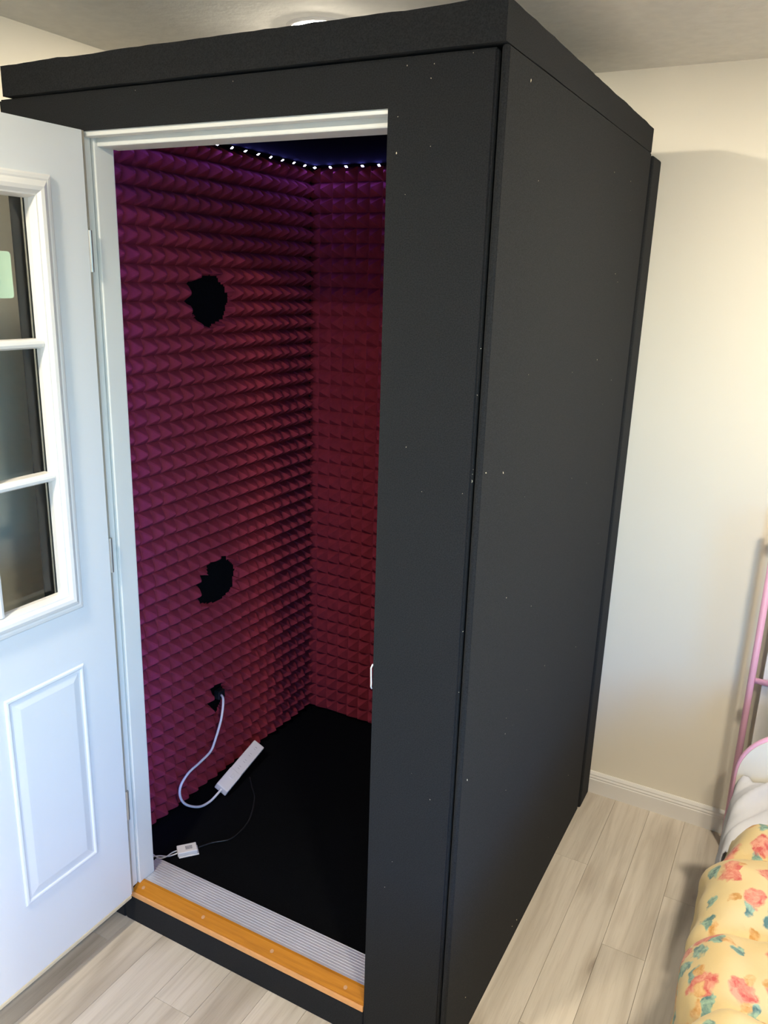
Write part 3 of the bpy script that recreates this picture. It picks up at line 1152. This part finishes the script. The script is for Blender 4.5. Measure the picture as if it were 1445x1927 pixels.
def headboard_outline(inset):
    x0, x1, zt, r = 1.9395 + inset, 2.88 - inset, 0.640 - inset, 0.165 - inset
    pts = [(x0, 0.03)]
    for k in range(0, 15):
        a = math.radians(180 - 90 * k / 14)
        pts.append((x0 + r + r * math.cos(a), zt - r + r * math.sin(a)))
    for k in range(0, 15):
        a = math.radians(90 - 90 * k / 14)
        pts.append((x1 - r + r * math.cos(a), zt - r + r * math.sin(a)))
    pts.append((x1, 0.03))
    return pts


bm = bmesh.new()
prism(bm, headboard_outline(0.004), 'y', 0.912, 0.934)
obj('headboard', bm, 'beigepanel', bed)
bm = bmesh.new()
tube(bm, [Vector((p[0], 0.923, p[1])) for p in headboard_outline(0.003)], 0.0085, 10)
obj('headboard_piping', bm, 'pink', bed, True)


# white sheet over the head end, hanging in folds down the near side
def sheet_mesh():
    n_u, n_v = 60, 70
    verts, faces = [], []
    for i in range(n_u + 1):
        u = i / n_u
        y_ = 0.566 + 0.339 * u
        for j in range(n_v + 1):
            v = j / n_v
            s_ = v * 0.92                  # along the sheet from the floor side over the edge
            if s_ < 0.26:
                x_ = BXL - 0.006 + 0.006 * s_ / 0.26
                z_ = 0.17 + s_
            elif s_ < 0.26 + 0.0785:
                a = (s_ - 0.26) / 0.05
                x_ = BXL + 0.05 - 0.05 * math.cos(a)
                z_ = 0.43 + 0.05 * math.sin(a)
            else:
                x_ = BXL + 0.05 + (s_ - 0.3385)
                z_ = 0.48
            # long folds running from the headboard down to the near edge
            ph = 52 * (y_ * 0.86 - (x_ - BXL) * 1.25) + 1.5 * noise.noise(Vector((x_ * 5, y_ * 5, 0.3)))
            amp = 0.013 * (0.5 + 0.5 * noise.noise(Vector((x_ * 3, y_ * 6, 4.0)))) + 0.006
            f = amp * (math.sin(ph) + 0.4 * math.sin(2.3 * ph + 1))
            hang = max(0.0, min(1.0, (0.30 - s_) / 0.1))
            x_ += hang * f * 0.6
            z_ += (1 - hang) * f
            verts.append((x_, y_, z_))
    for i in range(n_u):
        for j in range(n_v):
            a = i * (n_v + 1) + j
            faces.append((a, a + 1, a + n_v + 2, a + n_v + 1))
    me = np_mesh('bed_sheet', verts, faces)
    return me


sh = link('bed_sheet', sheet_mesh(), 'sheet', None, True)
md = sh.modifiers.new('thickness', 'SOLIDIFY')
md.thickness = 0.004
md.offset = 1
tag(sh, 'rumpled white sheet between the headboard and the floral comforter', 'sheet')


# puffy floral comforter with piped cross channels
def comforter_mesh():
    n_u, n_v = 150, 110
    ya, yb = -0.90, 0.555
    verts, faces = [], []
    seams = [0.435, 0.175, -0.035, -0.25, -0.47, -0.70]
    for i in range(n_u + 1):
        y_ = ya + (yb - ya) * i / n_u
        for j in range(n_v + 1):
            s_ = 1.25 * j / n_v
            # the left edge bulges in and out along the bed
            xl = 1.943 + 0.010 * math.sin(y_ * 16 + 0.4) + 0.02 * noise.noise(Vector((y_ * 6, 0, 9)))
            xl += 0.055 * max(0.0, (y_ - 0.30) / 0.27) ** 2
            r = 0.075
            if s_ < 0.22:
                x_ = xl + 0.02 * (1 - s_ / 0.22)
                z_ = 0.272 + s_
                nx_, nz_ = -1.0, 0.0
            elif s_ < 0.22 + r * math.pi / 2:
                a = (s_ - 0.22) / r
                x_ = xl + r - r * math.cos(a)
                z_ = 0.492 + r * math.sin(a)
                nx_, nz_ = -math.cos(a), math.sin(a)
            else:
                x_ = xl + r + (s_ - 0.22 - r * math.pi / 2)
                z_ = 0.567
                nx_, nz_ = 0.0, 1.0
            # channels: seams curve a little towards the camera at the edge
            ys = y_ + 0.05 * math.exp(-max(0, x_ - 1.92) / 0.07)
            d = min(abs(ys - q_) for q_ in seams)
            puff = 0.030 * (1 - math.exp(-d / 0.035)) - 0.012 * math.exp(-d / 0.006)
            wr = 0.013 * noise.noise(Vector((x_ * 16, y_ * 11, z_ * 10))) + 0.006 * noise.noise(Vector((x_ * 34, y_ * 20, z_ * 20 + 5)))
            fold = 0.011 * math.sin(40 * (x_ * 0.8 + ys * 0.5) + 3 * noise.noise(Vector((x_ * 5, y_ * 5, 1)))) * math.exp(-max(0, x_ - 1.92) / 0.12)
            h = puff + wr + fold
            x_ += nx_ * h
            z_ += nz_ * h
            # far end rolls down on to the sheet
            e = max(0.0, (y_ - (yb - 0.07)) / 0.07)
            if e > 0:
                z_ -= 0.045 * (1 - math.sqrt(max(0.0, 1 - e * e))) * (1 if nz_ > 0.3 else 0.3)
            verts.append((x_, y_, z_))
    for i in range(n_u):
        for j in range(n_v):
            a = i * (n_v + 1) + j
            faces.append((a, a + 1, a + n_v + 2, a + n_v + 1))
    return np_mesh('comforter', verts, faces)


cf = link('comforter', comforter_mesh(), 'floral', None, True)
md = cf.modifiers.new('thickness', 'SOLIDIFY')
md.thickness = 0.012
md.offset = -1
tag(cf, 'puffy yellow comforter with pink roses and green leaves spread over the bed', 'comforter')

# pink metal frame and white back board by the wall, plus unseen bulk added to shade it
rk = thing('pink_frame_shelf', (2.30, 1.24, 0.0), 'pink tubular metal shelf frame with a white back board against the wall, plus unseen boards added to shade it', 'shelf')
for x_, y_ in ((1.9335, 1.245), (2.66, 1.245), (2.12, 0.965), (2.66, 0.965)):  # the front pair belongs to the added unseen bulk
    if True:
        bm = bmesh.new()
        tube(bm, [Vector((x_, y_, 0.0)), Vector((x_, y_, 1.18))], 0.0105, 14)
        obj('post', bm, 'pink', rk, True)
for z_ in (0.24, 0.627, 1.16):
    bm = bmesh.new()
    tube(bm, [Vector((1.944, 1.245, z_)), Vector((2.65, 1.245, z_))], 0.0095, 12)
    obj('rail', bm, 'pink', rk, True)
obj('back_board', B(1.965, 2.63, 1.2565, 1.263, 0.16, 1.13, 0.002), 'whitepanel', rk)
for z_ in (0.25, 0.637, 1.17):  # unseen boards and side, added to throw a shadow on the wall
    obj('added_shade_shelf', B(2.11, 2.645, 0.975, 1.236, z_, z_ + 0.016, 0.003), 'whitepanel', rk)
obj('added_shade_side', B(2.1105, 2.1185, 0.985, 1.234, 0.27, 1.165, 0.002), 'whitepanel', rk)
